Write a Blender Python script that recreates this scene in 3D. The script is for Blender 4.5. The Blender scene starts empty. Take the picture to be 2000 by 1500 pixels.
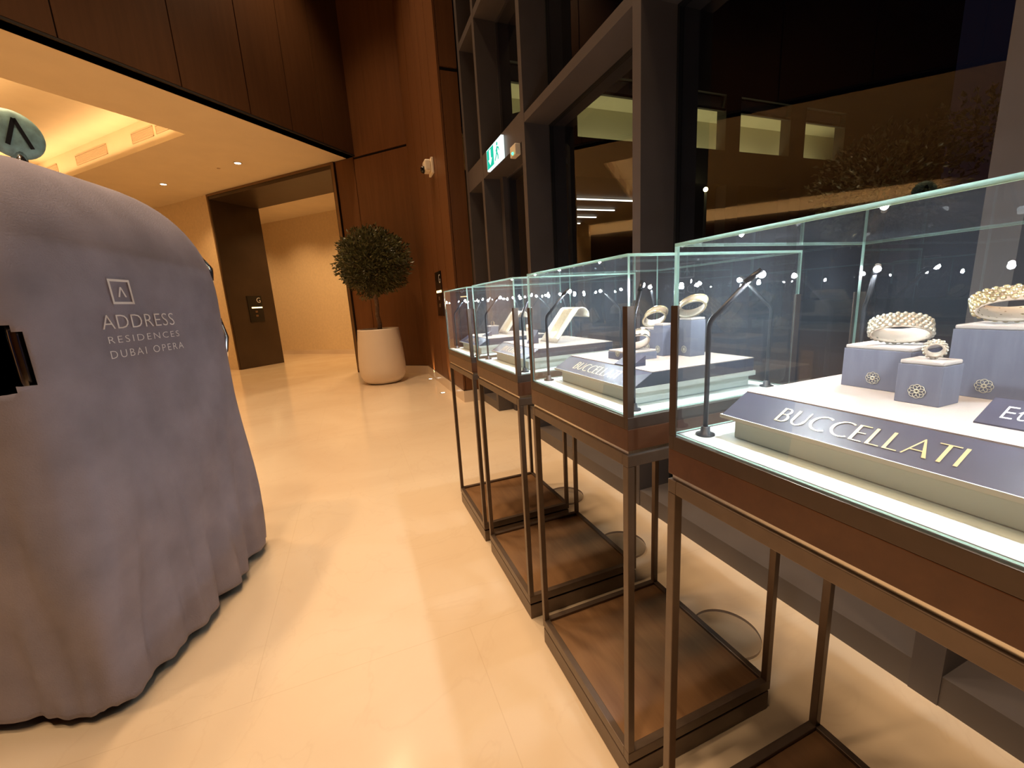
import bpy, bmesh, math, random
from mathutils import Vector, Matrix, noise, Euler

# ------------------------------------------------------------------ basics
K = 0.9                      # metres per plan unit (all coordinates below are plan units)
PI = math.pi
SC = bpy.context.scene
COL = SC.collection
R2 = math.sqrt(0.5)
rnd = random.Random(7)

# ------------------------------------------------------------------ camera
YAW, PITCH, ROLL, FPX = 0.3597, -0.1991, -0.0595, 801.49
def _cam_axes():
    c, s = math.cos(YAW), math.sin(YAW)
    x = Vector((c, -s, 0)); y = Vector((s, c, 0)); z = Vector((0, 0, 1))
    c, s = math.cos(PITCH), math.sin(PITCH)
    fw = c * y + s * z; up = -s * y + c * z
    c, s = math.cos(ROLL), math.sin(ROLL)
    return c * x + s * up, -s * x + c * up, fw
cx, cu, cf = _cam_axes()
cam_data = bpy.data.cameras.new('camera')
cam_data.sensor_width = 36.0
cam_data.lens = FPX / 2000.0 * 36.0
cam_data.clip_start = 0.02
cam_data.clip_end = 200
cam = bpy.data.objects.new('camera', cam_data)
COL.objects.link(cam)
cam.matrix_world = Matrix(((cx.x, cu.x, -cf.x, 0), (cx.y, cu.y, -cf.y, 0), (cx.z, cu.z, -cf.z, 1.25 * K), (0, 0, 0, 1)))
SC.camera = cam

# ------------------------------------------------------------------ world, exposure
world = bpy.data.worlds.new('night_sky')
SC.world = world
world.use_nodes = True
bg = world.node_tree.nodes['Background']
bg.inputs['Color'].default_value = (0.009, 0.0075, 0.014, 1)
bg.inputs['Strength'].default_value = 0.6
SC.view_settings.view_transform = 'Standard'
SC.view_settings.look = 'None'
SC.view_settings.gamma = 1.0
SC.view_settings.use_curve_mapping = False
SC.view_settings.exposure = 0.0
SC.cycles.use_denoising = True
SC.cycles.max_bounces = 9
SC.cycles.diffuse_bounces = 4
SC.cycles.glossy_bounces = 7
SC.cycles.transmission_bounces = 6
SC.cycles.transparent_max_bounces = 32
SC.cycles.caustics_reflective = False
SC.cycles.caustics_refractive = False
SC.cycles.sample_clamp_indirect = 4.0
SC.cycles.blur_glossy = 0.3

HALL = (1.0, 0.67, 0.39)
WARM = (1.0, 0.60, 0.27)
WARMER = (1.0, 0.56, 0.22)
COOL = (0.80, 0.93, 1.0)
def aim(o, d):
    o.rotation_euler = Vector(d).to_track_quat('-Z', 'Y').to_euler()
def spot(loc, d, energy, color, size=80, blend=0.7, radius=0.05, name='spot_light'):
    l = bpy.data.lights.new(name, 'SPOT'); l.energy = energy; l.color = color
    l.spot_size = math.radians(size); l.spot_blend = blend; l.shadow_soft_size = radius
    o = bpy.data.objects.new(name, l); COL.objects.link(o); o.location = Vector(loc) * K; aim(o, d); return o
def area(loc, d, energy, color, sx, sy=None, name='area_light', rotz=None):
    l = bpy.data.lights.new(name, 'AREA'); l.energy = energy; l.color = color
    l.shape = 'RECTANGLE'; l.size = sx * K; l.size_y = (sy or sx) * K
    o = bpy.data.objects.new(name, l); COL.objects.link(o); o.location = Vector(loc) * K; aim(o, d)
    if rotz is not None:
        o.rotation_euler = (Euler((0, 0 if d[2] < 0 else PI, 0)).to_matrix().to_4x4()).to_euler()
        o.rotation_euler = (0 if d[2] < 0 else PI, 0, rotz)
    return o

# frame of the lobby: F0 = fascia corner, e1 along the fascia, e2 into the lobby along the portal wall
F0 = Vector((0.43, 8.53, 0)); E1 = Vector((-R2, -R2, 0)); E2 = Vector((-R2, R2, 0))
def lob(a, b, z=0.0): return F0 + E1 * a + E2 * b + Vector((0, 0, z))
ZC = 3.98
# hall downlights in the tall ceiling, with extra behind the camera added to fill the case sides
for (x, y, e) in ((-1.4, -0.6, 300), (0.2, 0.3, 170), (0.7, -2.0, 400), (-2.6, 1.2, 330), (-1.0, 1.8, 230), (-0.4, 3.0, 300), (-2.0, 3.4, 330), (-1.0, 4.6, 360), (0.2, 5.0, 380), (-0.2, 6.9, 300)):
    spot((x, y, 7.5), (0, 0, -1), e*0.99, HALL, 84, 0.9, 0.16, 'hall_downlight')
# lobby cove inside the ceiling tray and lobby lights
for (a, b, sx, sy, e) in ((2.25, 3.7, 0.2, 4.2, 12), (3.1, 1.55, 1.6, 0.2, 7), (3.1, 5.75, 1.6, 0.2, 6), (3.8, 3.7, 0.2, 4.2, 10)):
    p = lob(a, b, ZC + 0.06)
    area(p, (0, 0, 1), e, WARM, sx, sy, 'cove_light', rotz=math.radians(45))
for a_ in (0.93, 4.7, 7.2):
    for b_ in (1.9, 4.19, 6.48):
        spot(lob(a_, b_, ZC-0.03), (0, 0, -1), 82 if a_ < 2 else 95, WARM, 120, 0.9, 0.03, 'lobby_downlight')
# lift corridor behind the portal
for (x, y, e) in ((-1.9, 13.0, 115), (-0.7, 11.8, 135), (0.5, 10.6, 120), (-3.4, 14.4, 80)):
    spot((x, y, 3.95), (0, 0, -1), e, WARM, 130, 0.9, 0.04, 'corridor_downlight')

# ------------------------------------------------------------------ mesh builder
class MB:
    def __init__(s): s.v = []; s.f = []; s.m = []; s.sm = []
    def add(s, verts, faces, mi=0, smooth=False):
        o = len(s.v); s.v += [Vector(p) for p in verts]
        for f in faces: s.f.append([i + o for i in f]); s.m.append(mi); s.sm.append(smooth)
        return s
    def box(s, x0, x1, y0, y1, z0, z1, mi=0):
        return s.add([(x0,y0,z0),(x1,y0,z0),(x1,y1,z0),(x0,y1,z0),(x0,y0,z1),(x1,y0,z1),(x1,y1,z1),(x0,y1,z1)],
                     [(0,3,2,1),(4,5,6,7),(0,1,5,4),(1,2,6,5),(2,3,7,6),(3,0,4,7)], mi)
    def obox(s, o, ex, ey, ez, mi=0):
        o, ex, ey, ez = Vector(o), Vector(ex), Vector(ey), Vector(ez)
        if ex.cross(ey).dot(ez) < 0: o, ex = o + ex, -ex
        return s.add([o, o+ex, o+ex+ey, o+ey, o+ez, o+ex+ez, o+ex+ey+ez, o+ey+ez],
                     [(0,3,2,1),(4,5,6,7),(0,1,5,4),(1,2,6,5),(2,3,7,6),(3,0,4,7)], mi)
    def pane(s, o, ex, ey, ez):
        """thin glass sheet: ez is its thickness; wide faces slot 0, edges slot 1"""
        n = len(s.m); s.obox(o, ex, ey, ez)
        for i, k in enumerate((0,0,1,1,1,1)): s.m[n+i] = k
        return s
    def prism(s, poly, axis, a0, a1, mi=0):
        """poly in the plane normal to axis, extruded a0..a1"""
        def P(u, v, a):
            return {'x': (a,u,v), 'y': (u,a,v), 'z': (u,v,a)}[axis]
        n = len(poly)
        vs = [P(u,v,a0) for u,v in poly] + [P(u,v,a1) for u,v in poly]
        fs = [tuple(range(n)), tuple(range(2*n-1, n-1, -1))] + [(i, i+n, (i+1)%n+n, (i+1)%n) for i in range(n)]
        return s.add(vs, fs, mi)
    def tube(s, path, r, n=10, caps=True, mi=0, smooth=True):
        path = [Vector(p) for p in path]; rr = r if isinstance(r, (list, tuple)) else [r]*len(path)
        vs = []; fs = []; up = None
        for i, p in enumerate(path):
            t = (path[min(i+1,len(path)-1)] - path[max(i-1,0)]).normalized()
            if up is None: up = Vector((0,0,1)) if abs(t.z) < 0.9 else Vector((1,0,0))
            a = t.cross(up)
            if a.length < 1e-6: a = t.cross(Vector((0,1,0)))
            a.normalize(); b = a.cross(t).normalized(); up = b
            for k in range(n):
                w = 2*PI*k/n; vs.append(p + a*math.cos(w)*rr[i] + b*math.sin(w)*rr[i])
        for i in range(len(path)-1):
            for k in range(n):
                fs.append((i*n+k, i*n+(k+1)%n, (i+1)*n+(k+1)%n, (i+1)*n+k))
        s.add(vs, fs, mi, smooth)
        if caps:
            o = len(s.v) - len(vs)
            s.f.append([o+k for k in range(n-1,-1,-1)]); s.m.append(mi); s.sm.append(False)
            s.f.append([o+(len(path)-1)*n+k for k in range(n)]); s.m.append(mi); s.sm.append(False)
        return s
    def lathe(s, prof, c=(0,0,0), n=32, mi=0, axis=None, smooth=True, cap=True):
        """prof: list of (r,z)"""
        c = Vector(c); vs = []; fs = []
        for r, z in prof:
            for k in range(n):
                w = 2*PI*k/n; p = Vector((r*math.cos(w), r*math.sin(w), z))
                if axis is not None: p = axis @ p
                vs.append(c + p)
        for i in range(len(prof)-1):
            for k in range(n):
                fs.append((i*n+k, i*n+(k+1)%n, (i+1)*n+(k+1)%n, (i+1)*n+k))
        if cap: fs.append(tuple(range(n-1,-1,-1))); fs.append(tuple((len(prof)-1)*n+k for k in range(n)))
        return s.add(vs, fs, mi, smooth)
    def ball(s, c, r, n=8, m=6, sc=(1,1,1), mi=0):
        c = Vector(c); vs = [c + Vector((0,0,-r*sc[2]))]; fs = []
        for i in range(1, m):
            ph = -PI/2 + PI*i/m
            for k in range(n):
                w = 2*PI*k/n
                vs.append(c + Vector((r*sc[0]*math.cos(ph)*math.cos(w), r*sc[1]*math.cos(ph)*math.sin(w), r*sc[2]*math.sin(ph))))
        vs.append(c + Vector((0,0,r*sc[2])))
        for k in range(n): fs.append((0, 1+(k+1)%n, 1+k))
        for i in range(m-2):
            for k in range(n): fs.append((1+i*n+k, 1+i*n+(k+1)%n, 1+(i+1)*n+(k+1)%n, 1+(i+1)*n+k))
        t = len(vs)-1; b = 1+(m-2)*n
        for k in range(n): fs.append((b+k, b+(k+1)%n, t))
        return s.add(vs, fs, mi, True)
    def build(s, name, mats, parent=None, label=None, bevel=0):
        me = bpy.data.meshes.new(name)
        me.from_pydata([tuple(v*K) for v in s.v], [], s.f)
        if not isinstance(mats, (list, tuple)): mats = [mats]
        for m in mats: me.materials.append(m)
        me.polygons.foreach_set('material_index', s.m)
        me.polygons.foreach_set('use_smooth', s.sm)
        me.update()
        o = bpy.data.objects.new(name, me); COL.objects.link(o)
        if parent is not None: o.parent = parent
        if label: o['label'] = label
        if bevel:
            b = o.modifiers.new('bevel', 'BEVEL'); b.width = bevel*K; b.segments = 2; b.limit_method = 'ANGLE'
        return o
def box(*a): return MB().box(*a)
def thing(name, label, cat, loc=(0,0,0), rotz=0, group=None, kind=None):
    o = bpy.data.objects.new(name, None); COL.objects.link(o)
    o.empty_display_size = 0.05
    o.location = Vector(loc)*K; o.rotation_euler = (0,0,rotz)
    return tag(o, label, cat, group, kind)
def tag(o, label, cat, group=None, kind=None):
    o['label'] = label; o['category'] = cat
    if group: o['group'] = group
    if kind: o['kind'] = kind
    return o
def struct(o, label, cat): return tag(o, label, cat, None, 'structure')
def dup(root, loc, label, rotz=None, group=None):
    r = root.copy(); COL.objects.link(r); r.location = Vector(loc)*K; r['label'] = label
    if rotz is not None: r.rotation_euler = (0,0,rotz)
    if group: r['group'] = group
    for ch in list(root.children):
        c = ch.copy(); COL.objects.link(c); c.parent = r
        for g in list(ch.children):
            d = g.copy(); COL.objects.link(d); d.parent = c
    return r

# ------------------------------------------------------------------ materials
def nt(name):
    m = bpy.data.materials.new(name); m.use_nodes = True
    return m, m.node_tree.nodes, m.node_tree.links, m.node_tree.nodes['Principled BSDF']
def plain(name, col, rough=0.5, metal=0.0, spec=0.5, var=0.0, scale=8.0, bump=0.0, bscale=60.0, emit=None, es=0.0, trans=0.0):
    m, N, L, B = nt(name)
    B.inputs['Base Color'].default_value = (*col, 1); B.inputs['Roughness'].default_value = rough
    B.inputs['Metallic'].default_value = metal; B.inputs['Specular IOR Level'].default_value = spec
    if trans: B.inputs['Transmission Weight'].default_value = trans
    if emit: B.inputs['Emission Color'].default_value = (*emit, 1); B.inputs['Emission Strength'].default_value = es
    tc = N.new('ShaderNodeTexCoord')
    if var:
        n = N.new('ShaderNodeTexNoise'); n.inputs['Scale'].default_value = scale; n.inputs['Detail'].default_value = 5
        L.new(tc.outputs['Object'], n.inputs['Vector'])
        r = N.new('ShaderNodeValToRGB')
        r.color_ramp.elements[0].position = 0.3; r.color_ramp.elements[1].position = 0.7
        r.color_ramp.elements[0].color = (*[max(0, c*(1-var)) for c in col], 1)
        r.color_ramp.elements[1].color = (*[min(1, c*(1+var)) for c in col], 1)
        L.new(n.outputs['Fac'], r.inputs['Fac']); L.new(r.outputs['Color'], B.inputs['Base Color'])
    if bump:
        n2 = N.new('ShaderNodeTexNoise'); n2.inputs['Scale'].default_value = bscale; n2.inputs['Detail'].default_value = 3
        L.new(tc.outputs['Object'], n2.inputs['Vector'])
        b = N.new('ShaderNodeBump'); b.inputs['Strength'].default_value = bump; b.inputs['Distance'].default_value = 0.004
        L.new(n2.outputs['Fac'], b.inputs['Height']); L.new(b.outputs['Normal'], B.inputs['Normal'])
    return m
def wood(name, c0, c1, sc=(9, 9, 0.6), rough=0.35, spec=0.4):
    m, N, L, B = nt(name)
    tc = N.new('ShaderNodeTexCoord'); mp = N.new('ShaderNodeMapping'); mp.inputs['Scale'].default_value = sc
    L.new(tc.outputs['Object'], mp.inputs['Vector'])
    n = N.new('ShaderNodeTexNoise'); n.inputs['Scale'].default_value = 3.0; n.inputs['Detail'].default_value = 8; n.inputs['Roughness'].default_value = 0.62
    L.new(mp.outputs['Vector'], n.inputs['Vector'])
    r = N.new('ShaderNodeValToRGB'); r.color_ramp.elements[0].position = 0.28; r.color_ramp.elements[1].position = 0.74
    r.color_ramp.elements[0].color = (*c0, 1); r.color_ramp.elements[1].color = (*c1, 1)
    L.new(n.outputs['Fac'], r.inputs['Fac']); L.new(r.outputs['Color'], B.inputs['Base Color'])
    B.inputs['Roughness'].default_value = rough; B.inputs['Specular IOR Level'].default_value = spec
    return m
def marble(name, c0, c1, vein, rough=0.12, tile=None):
    m, N, L, B = nt(name)
    tc = N.new('ShaderNodeTexCoord')
    n = N.new('ShaderNodeTexNoise'); n.inputs['Scale'].default_value = 0.9; n.inputs['Detail'].default_value = 7; n.inputs['Distortion'].default_value = 1.2
    L.new(tc.outputs['Object'], n.inputs['Vector'])
    r = N.new('ShaderNodeValToRGB'); r.color_ramp.elements[0].position = 0.3; r.color_ramp.elements[1].position = 0.72
    r.color_ramp.elements[0].color = (*c0, 1); r.color_ramp.elements[1].color = (*c1, 1)
    L.new(n.outputs['Fac'], r.inputs['Fac'])
    n2 = N.new('ShaderNodeTexNoise'); n2.inputs['Scale'].default_value = 1.7; n2.inputs['Detail'].default_value = 9; n2.inputs['Distortion'].default_value = 2.0
    L.new(tc.outputs['Object'], n2.inputs['Vector'])
    r2 = N.new('ShaderNodeValToRGB'); e = r2.color_ramp.elements
    e[0].position = 0.485; e[0].color = (0,0,0,1); e[1].position = 0.515; e[1].color = (0,0,0,1)
    e2 = r2.color_ramp.elements.new(0.5); e2.color = (1,1,1,1)
    L.new(n2.outputs['Fac'], r2.inputs['Fac'])
    mul = N.new('ShaderNodeMath'); mul.operation = 'MULTIPLY'; mul.inputs[1].default_value = 0.09
    L.new(r2.outputs['Color'], mul.inputs[0])
    mx = N.new('ShaderNodeMixRGB'); mx.inputs[2].default_value = (*vein, 1)
    L.new(mul.outputs[0], mx.inputs[0]); L.new(r.outputs['Color'], mx.inputs[1])
    out = mx.outputs[0]
    if tile:
        mp = N.new('ShaderNodeMapping'); mp.inputs['Rotation'].default_value = (0,0,0)
        mp.inputs['Location'].default_value = (0.42, 0.1, 0)
        L.new(tc.outputs['Object'], mp.inputs['Vector'])
        b = N.new('ShaderNodeTexBrick'); b.offset = 0.5; b.inputs['Scale'].default_value = 1.0
        b.inputs['Brick Width'].default_value = tile[0]; b.inputs['Row Height'].default_value = tile[1]
        b.inputs['Mortar Size'].default_value = 0.0016; b.inputs['Mortar Smooth'].default_value = 0.3
        b.inputs['Color1'].default_value = (1,1,1,1); b.inputs['Color2'].default_value = (0.975,0.97,0.965,1); b.inputs['Mortar'].default_value = (0.92,0.90,0.87,1)
        L.new(mp.outputs['Vector'], b.inputs['Vector'])
        mm = N.new('ShaderNodeMixRGB'); mm.blend_type = 'MULTIPLY'; mm.inputs[0].default_value = 1.0
        L.new(out, mm.inputs[1]); L.new(b.outputs['Color'], mm.inputs[2]); out = mm.outputs[0]
    L.new(out, B.inputs['Base Color'])
    B.inputs['Roughness'].default_value = rough; B.inputs['Specular IOR Level'].default_value = 0.45
    return m
def clear_glass(name, ior=1.65, tint=(1,1,1), rough=0.0, glare_veil=0.0):
    m = bpy.data.materials.new(name); m.use_nodes = True
    N = m.node_tree.nodes; L = m.node_tree.links
    for x in list(N): N.remove(x)
    out = N.new('ShaderNodeOutputMaterial'); mix = N.new('ShaderNodeMixShader')
    t = N.new('ShaderNodeBsdfTransparent'); t.inputs['Color'].default_value = (*tint, 1)
    g = N.new('ShaderNodeBsdfGlossy'); g.inputs['Roughness'].default_value = rough; g.inputs['Color'].default_value = (1,1,1,1)
    fr = N.new('ShaderNodeFresnel'); fr.inputs['IOR'].default_value = ior
    ge = N.new('ShaderNodeNewGeometry'); inv = N.new('ShaderNodeMath'); inv.operation = 'SUBTRACT'; inv.inputs[0].default_value = 1.0
    L.new(ge.outputs['Backfacing'], inv.inputs[1])
    mu = N.new('ShaderNodeMath'); mu.operation = 'MULTIPLY'
    L.new(fr.outputs[0], mu.inputs[0]); L.new(inv.outputs[0], mu.inputs[1])
    L.new(mu.outputs[0], mix.inputs[0]); L.new(t.outputs[0], mix.inputs[1]); L.new(g.outputs[0], mix.inputs[2])
    last = mix.outputs[0]
    if glare_veil:  # bluish veil mixed into the pane in place of camera glare
        d = N.new('ShaderNodeBsdfDiffuse'); d.inputs['Color'].default_value = (0.66,0.80,1.0,1)
        tr = N.new('ShaderNodeBsdfTranslucent'); tr.inputs['Color'].default_value = (0.66,0.80,1.0,1)
        ad = N.new('ShaderNodeMixShader'); ad.inputs[0].default_value = 0.5
        L.new(d.outputs[0], ad.inputs[1]); L.new(tr.outputs[0], ad.inputs[2])
        m2 = N.new('ShaderNodeMixShader'); m2.inputs[0].default_value = glare_veil
        L.new(last, m2.inputs[1]); L.new(ad.outputs[0], m2.inputs[2]); last = m2.outputs[0]
    L.new(last, out.inputs['Surface'])
    return m
def edge_glass(name, col):
    m = bpy.data.materials.new(name); m.use_nodes = True
    N = m.node_tree.nodes; L = m.node_tree.links
    for x in list(N): N.remove(x)
    out = N.new('ShaderNodeOutputMaterial'); mix = N.new('ShaderNodeMixShader'); mix.inputs[0].default_value = 0.55
    d = N.new('ShaderNodeBsdfDiffuse'); d.inputs['Color'].default_value = (*col, 1)
    t = N.new('ShaderNodeBsdfTranslucent'); t.inputs['Color'].default_value = (*col, 1)
    g = N.new('ShaderNodeBsdfGlossy'); g.inputs['Roughness'].default_value = 0.15
    L.new(d.outputs[0], mix.inputs[1]); L.new(t.outputs[0], mix.inputs[2])
    m2 = N.new('ShaderNodeMixShader'); m2.inputs[0].default_value = 0.08
    L.new(mix.outputs[0], m2.inputs[1]); L.new(g.outputs[0], m2.inputs[2])
    L.new(m2.outputs[0], out.inputs['Surface'])
    return m
def lamp_mat(name, col, strength):
    m = bpy.data.materials.new(name); m.use_nodes = True
    N = m.node_tree.nodes; L = m.node_tree.links
    for x in list(N): N.remove(x)
    out = N.new('ShaderNodeOutputMaterial'); e = N.new('ShaderNodeEmission')
    e.inputs['Color'].default_value = (*col, 1); e.inputs['Strength'].default_value = strength
    L.new(e.outputs[0], out.inputs['Surface'])
    return m

M = dict(
    floor=marble('cream_marble_floor', (0.76,0.61,0.44), (0.85,0.72,0.54), (0.55,0.38,0.24), 0.14, (1.35, 1.35)),
    skirt=marble('cream_marble_skirting', (0.70,0.58,0.46), (0.80,0.68,0.56), (0.6,0.45,0.3), 0.2),
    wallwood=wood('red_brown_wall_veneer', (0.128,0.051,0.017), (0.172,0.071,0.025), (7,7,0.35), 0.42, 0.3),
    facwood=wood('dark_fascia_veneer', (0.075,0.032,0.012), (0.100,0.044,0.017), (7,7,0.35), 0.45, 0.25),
    joint=plain('black_shadow_joint', (0.012,0.007,0.005), 0.8),
    plaster=plain('warm_white_plaster', (0.80,0.70,0.53), 0.85, var=0.03, scale=3),
    wallpaper=plain('beige_wall_covering', (0.74,0.60,0.40), 0.8, var=0.05, scale=20),
    grille=plain('beige_grille', (0.62,0.48,0.34), 0.6),
    bronze=plain('dark_bronze_cladding', (0.060,0.038,0.022), 0.38, 0.3, var=0.15, scale=2),
    bronzelip=plain('bronze_lip', (0.20,0.12,0.06), 0.35, 0.5),
    fin=plain('grey_brown_aluminium', (0.105,0.088,0.084), 0.5, 0.2, var=0.06, scale=6),
    sill=plain('grey_sill_cladding', (0.115,0.095,0.085), 0.5, 0.1, var=0.05, scale=4),
    rubber=plain('black_gasket', (0.006,0.006,0.006), 0.6),
    winglass=clear_glass('window_glass', 1.62, (0.74,0.77,0.80)),
    casedark=plain('dark_brown_metal', (0.085,0.058,0.044), 0.36, 0.4, var=0.08, scale=30),
    case=plain('brown_metal', (0.150,0.108,0.080), 0.36, 0.45, var=0.08, scale=30),
    casewood=wood('case_walnut', (0.085,0.034,0.017), (0.130,0.056,0.027), (1.2,9,9), 0.3, 0.45),
    casewood2=wood('case_base_walnut', (0.195,0.102,0.048), (0.31,0.175,0.084), (9,1.0,9), 0.28, 0.45),
    silver=plain('silver_strip', (0.75,0.72,0.68), 0.25, 1.0),
    deck=plain('white_deck', (0.76,0.88,0.91), 0.6),
    glass=clear_glass('showcase_glass', 1.74, (0.985,0.995,0.99), glare_veil=0.011),
    edge=edge_glass('teal_glass_edge', (0.55,0.90,0.84)),
    rod=plain('grey_lamp_metal', (0.055,0.058,0.066), 0.35, 0.7),
    led=lamp_mat('led_emitter', (0.93,0.97,1.0), 1500.0),
    riser=plain('white_riser', (0.80,0.87,0.84), 0.5, var=0.02, scale=9),
    pad=plain('cream_suede_pad', (0.42,0.36,0.325), 0.9, var=0.05, scale=12, bump=0.1, bscale=300),
    navy=wood('navy_satin_panel', (0.033,0.034,0.060), (0.047,0.048,0.083), (3,26,26), 0.46, 0.5),
    block=wood('navy_grey_linen', (0.110,0.112,0.150), (0.145,0.148,0.190), (40,40,4), 0.55, 0.35),
    gold=plain('gold_lettering', (0.86,0.68,0.36), 0.35, 0.6),
    goldline=plain('pale_gold_line', (0.75,0.70,0.52), 0.4, 0.4),
    white=plain('white_lettering', (0.82,0.82,0.82), 0.6),
    leather=plain('cream_leather', (0.62,0.50,0.385), 0.6, var=0.05, scale=60),
    pearl=plain('pale_gold_beads', (0.76,0.69,0.57), 0.18, 0.6, 0.7, var=0.35, scale=260),
    yellowgold=plain('yellow_gold', (0.80,0.68,0.42), 0.2, 0.75, var=0.2, scale=200),
    goldmesh=plain('pale_gold_mesh', (0.70,0.57,0.37), 0.35, 0.4, var=0.15, scale=160),
    ivory=plain('ivory_ring_metal', (0.70,0.60,0.47), 0.3, 0.25, var=0.1, scale=120),
    cloth=plain('grey_purple_canvas', (0.295,0.278,0.352), 0.85, 0.0, 0.15, var=0.14, scale=7, bump=0.35, bscale=220),
    lining=plain('inner_shade_black', (0.006,0.005,0.006), 0.9),  # inside of the cover coloured black for the shade behind its opening
    embroid=plain('silver_embroidery', (0.86,0.84,0.87), 0.6, bump=0.4, bscale=400),
    chrome=plain('chrome', (0.86,0.87,0.88), 0.12, 1.0),
    verdigris=plain('green_bronze_disc', (0.46,0.72,0.66), 0.45, 0.1, var=0.25, scale=40),
    blackrubber=plain('black_rubber', (0.015,0.014,0.014), 0.6),
    darkcarpet=plain('dark_carpet', (0.03,0.02,0.02), 0.9),
    pot=plain('white_ceramic_pot', (0.80,0.68,0.55), 0.45, var=0.02, scale=3),
    soil=plain('dark_soil', (0.04,0.025,0.015), 0.95, var=0.4, scale=60),
    bark=plain('grey_brown_bark', (0.20,0.13,0.085), 0.85, var=0.3, scale=30, bump=0.5, bscale=60),
    leaf=plain('olive_green_leaf', (0.095,0.092,0.034), 0.30, 0.0, 0.5, var=0.45, scale=9),
    outleaf=plain('night_leaf', (0.060,0.060,0.030), 0.4, 0.0, 0.5, var=0.5, scale=5),
    blackplate=plain('black_glass_plate', (0.010,0.008,0.007), 0.12),
    amber=lamp_mat('amber_indicator', (1.0,0.72,0.32), 3.5),
    device=plain('cream_plastic', (0.84,0.74,0.58), 0.45),
    signwhite=lamp_mat('lit_sign_white', (0.86,1.0,0.97), 1.25),
    signgreen=lamp_mat('lit_sign_green', (0.02,0.62,0.40), 1.0),
    greendot=lamp_mat('green_led', (0.1,1.0,0.45), 2.5),
    downlight=lamp_mat('downlight_lens', (1.0,0.86,0.62), 14.0),
    uplight=lamp_mat('uplight_lens', (1.0,0.88,0.66), 6.0),
    outwall=plain('dark_outdoor_wall', (0.050,0.045,0.040), 0.8),
    cream=plain('cream_outdoor_render', (0.62,0.58,0.42), 0.85),
    asphalt=plain('dark_paving', (0.035,0.033,0.035), 0.5, var=0.3, scale=4),
    strip=lamp_mat('canopy_strip', (1.0,0.92,0.72), 5.0),
    streetlamp=lamp_mat('street_lamp_globe', (1.0,0.82,0.36), 30.0),
    acrylic=clear_glass('clear_acrylic', 1.3, (0.985,0.98,0.975)),
    acrylicedge=plain('acrylic_edge', (0.30,0.25,0.22), 0.08, 0.3, 0.8),
    hallceil=plain('hall_ceiling_paint', (0.20,0.14,0.09), 0.9),
)

# ------------------------------------------------------------------ setting
# floor
struct(MB().box(-16, 1.78, -6.5, 19, -0.12, 0).build('floor', M['floor']), 'polished cream marble floor of the hall', 'floor')
struct(MB().box(1.80, 34, -12, 30, -0.30, -0.06).build('ground', M['asphalt']), 'dark paving outside the windows', 'ground')
# tall hall ceiling and rear wall
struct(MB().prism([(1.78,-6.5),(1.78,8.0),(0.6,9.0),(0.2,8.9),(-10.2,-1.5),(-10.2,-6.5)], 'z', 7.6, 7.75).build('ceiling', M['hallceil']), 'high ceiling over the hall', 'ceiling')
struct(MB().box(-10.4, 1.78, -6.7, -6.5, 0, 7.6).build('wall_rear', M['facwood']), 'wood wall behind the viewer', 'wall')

def panel_wall(name, label, o, ex, nrm, runs, mat, backing=None):
    """runs: list of (t0,t1,z0,z1) panels; the backing is a dark slab just behind them"""
    root = thing(name, label, 'wall', (0,0,0), kind='structure')
    o = Vector(o); ex = Vector(ex); nrm = Vector(nrm)
    t0 = min(r[0] for r in runs); t1 = max(r[1] for r in runs); z0 = min(r[2] for r in runs); z1 = max(r[3] for r in runs)
    bt = backing or (t0, t1, z0, z1)
    MB().obox(o + ex*bt[0] - nrm*0.20 + Vector((0,0,bt[2])), ex*(bt[1]-bt[0]), nrm*0.175, Vector((0,0,bt[3]-bt[2]))).build('backing', M['joint'], root)
    for (a,b,c,d) in runs:
        g = 0.007
        MB().obox(o + ex*(a+g) - nrm*0.025 + Vector((0,0,c+g)), ex*(b-a-2*g), nrm*0.025, Vector((0,0,d-c-2*g))).build('panel', mat, root)
    return root
# diagonal portal wall: x + y = 8.96, t runs along (1,-1)/sqrt2 from the inner corner
WB0 = Vector((1.26, 7.70, 0)); WE = Vector((R2, -R2, 0)); WN = Vector((-R2, -R2, 0))
def wb(t, n=0, z=0): return WB0 + WE*t + WN*n + Vector((0,0,z))
panel_wall('wall_planter', 'reddish wood panel wall behind the potted tree', WB0, WE, WN,
           [(-1.665,-1.215,0.15,ZC),(-1.215,0.0,0.15,3.94),(-1.215,0.0,3.965,7.6)], M['wallwood'], (-1.215,0.0,0.15,7.6))
MB().obox(wb(-1.69, 0.0, 0.15) - WN*0.2, WE*0.47, WN*0.175, Vector((0,0,ZC-0.15))).build('backing', M['joint'], bpy.data.objects['wall_planter'])
struct(MB().obox(wb(-1.69, -0.2, 0), WE*1.69, WN*0.205, Vector((0,0,0.15))).build('baseboard_planter', M['skirt']), 'marble skirting below the planter wall', 'skirting')
# side wall x = 1.24 towards the camera and its return
panel_wall('wall_side', 'reddish wood wall carrying the black call panel', (1.24, 7.70, 0), (0,-1,0), (-1,0,0),
           [(0,0.75,0.15,7.6),(0.75,1.35,0.15,7.6),(1.35,1.72,0.15,7.6),(1.72,2.19,0.15,7.6),(2.19,2.63,0.15,7.6)], M['wallwood'], (0,2.52,0.15,7.6))
struct(MB().box(1.235, 1.44, 5.065, 7.72, 0, 0.15).build('baseboard_side', M['skirt']), 'marble skirting below the side wall', 'skirting')
panel_wall('wall_return', 'narrow wood wall end beside the window frames', (1.265, 5.07, 0), (1,0,0), (0,-1,0),
           [(0.0,0.21,0.15,3.83),(0.0,0.21,3.86,7.6)], M['wallwood'])
struct(MB().box(1.24, 1.475, 5.06, 5.20, 0, 0.15).build('baseboard_return', M['skirt']), 'marble skirting of the wall end', 'skirting')
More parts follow.
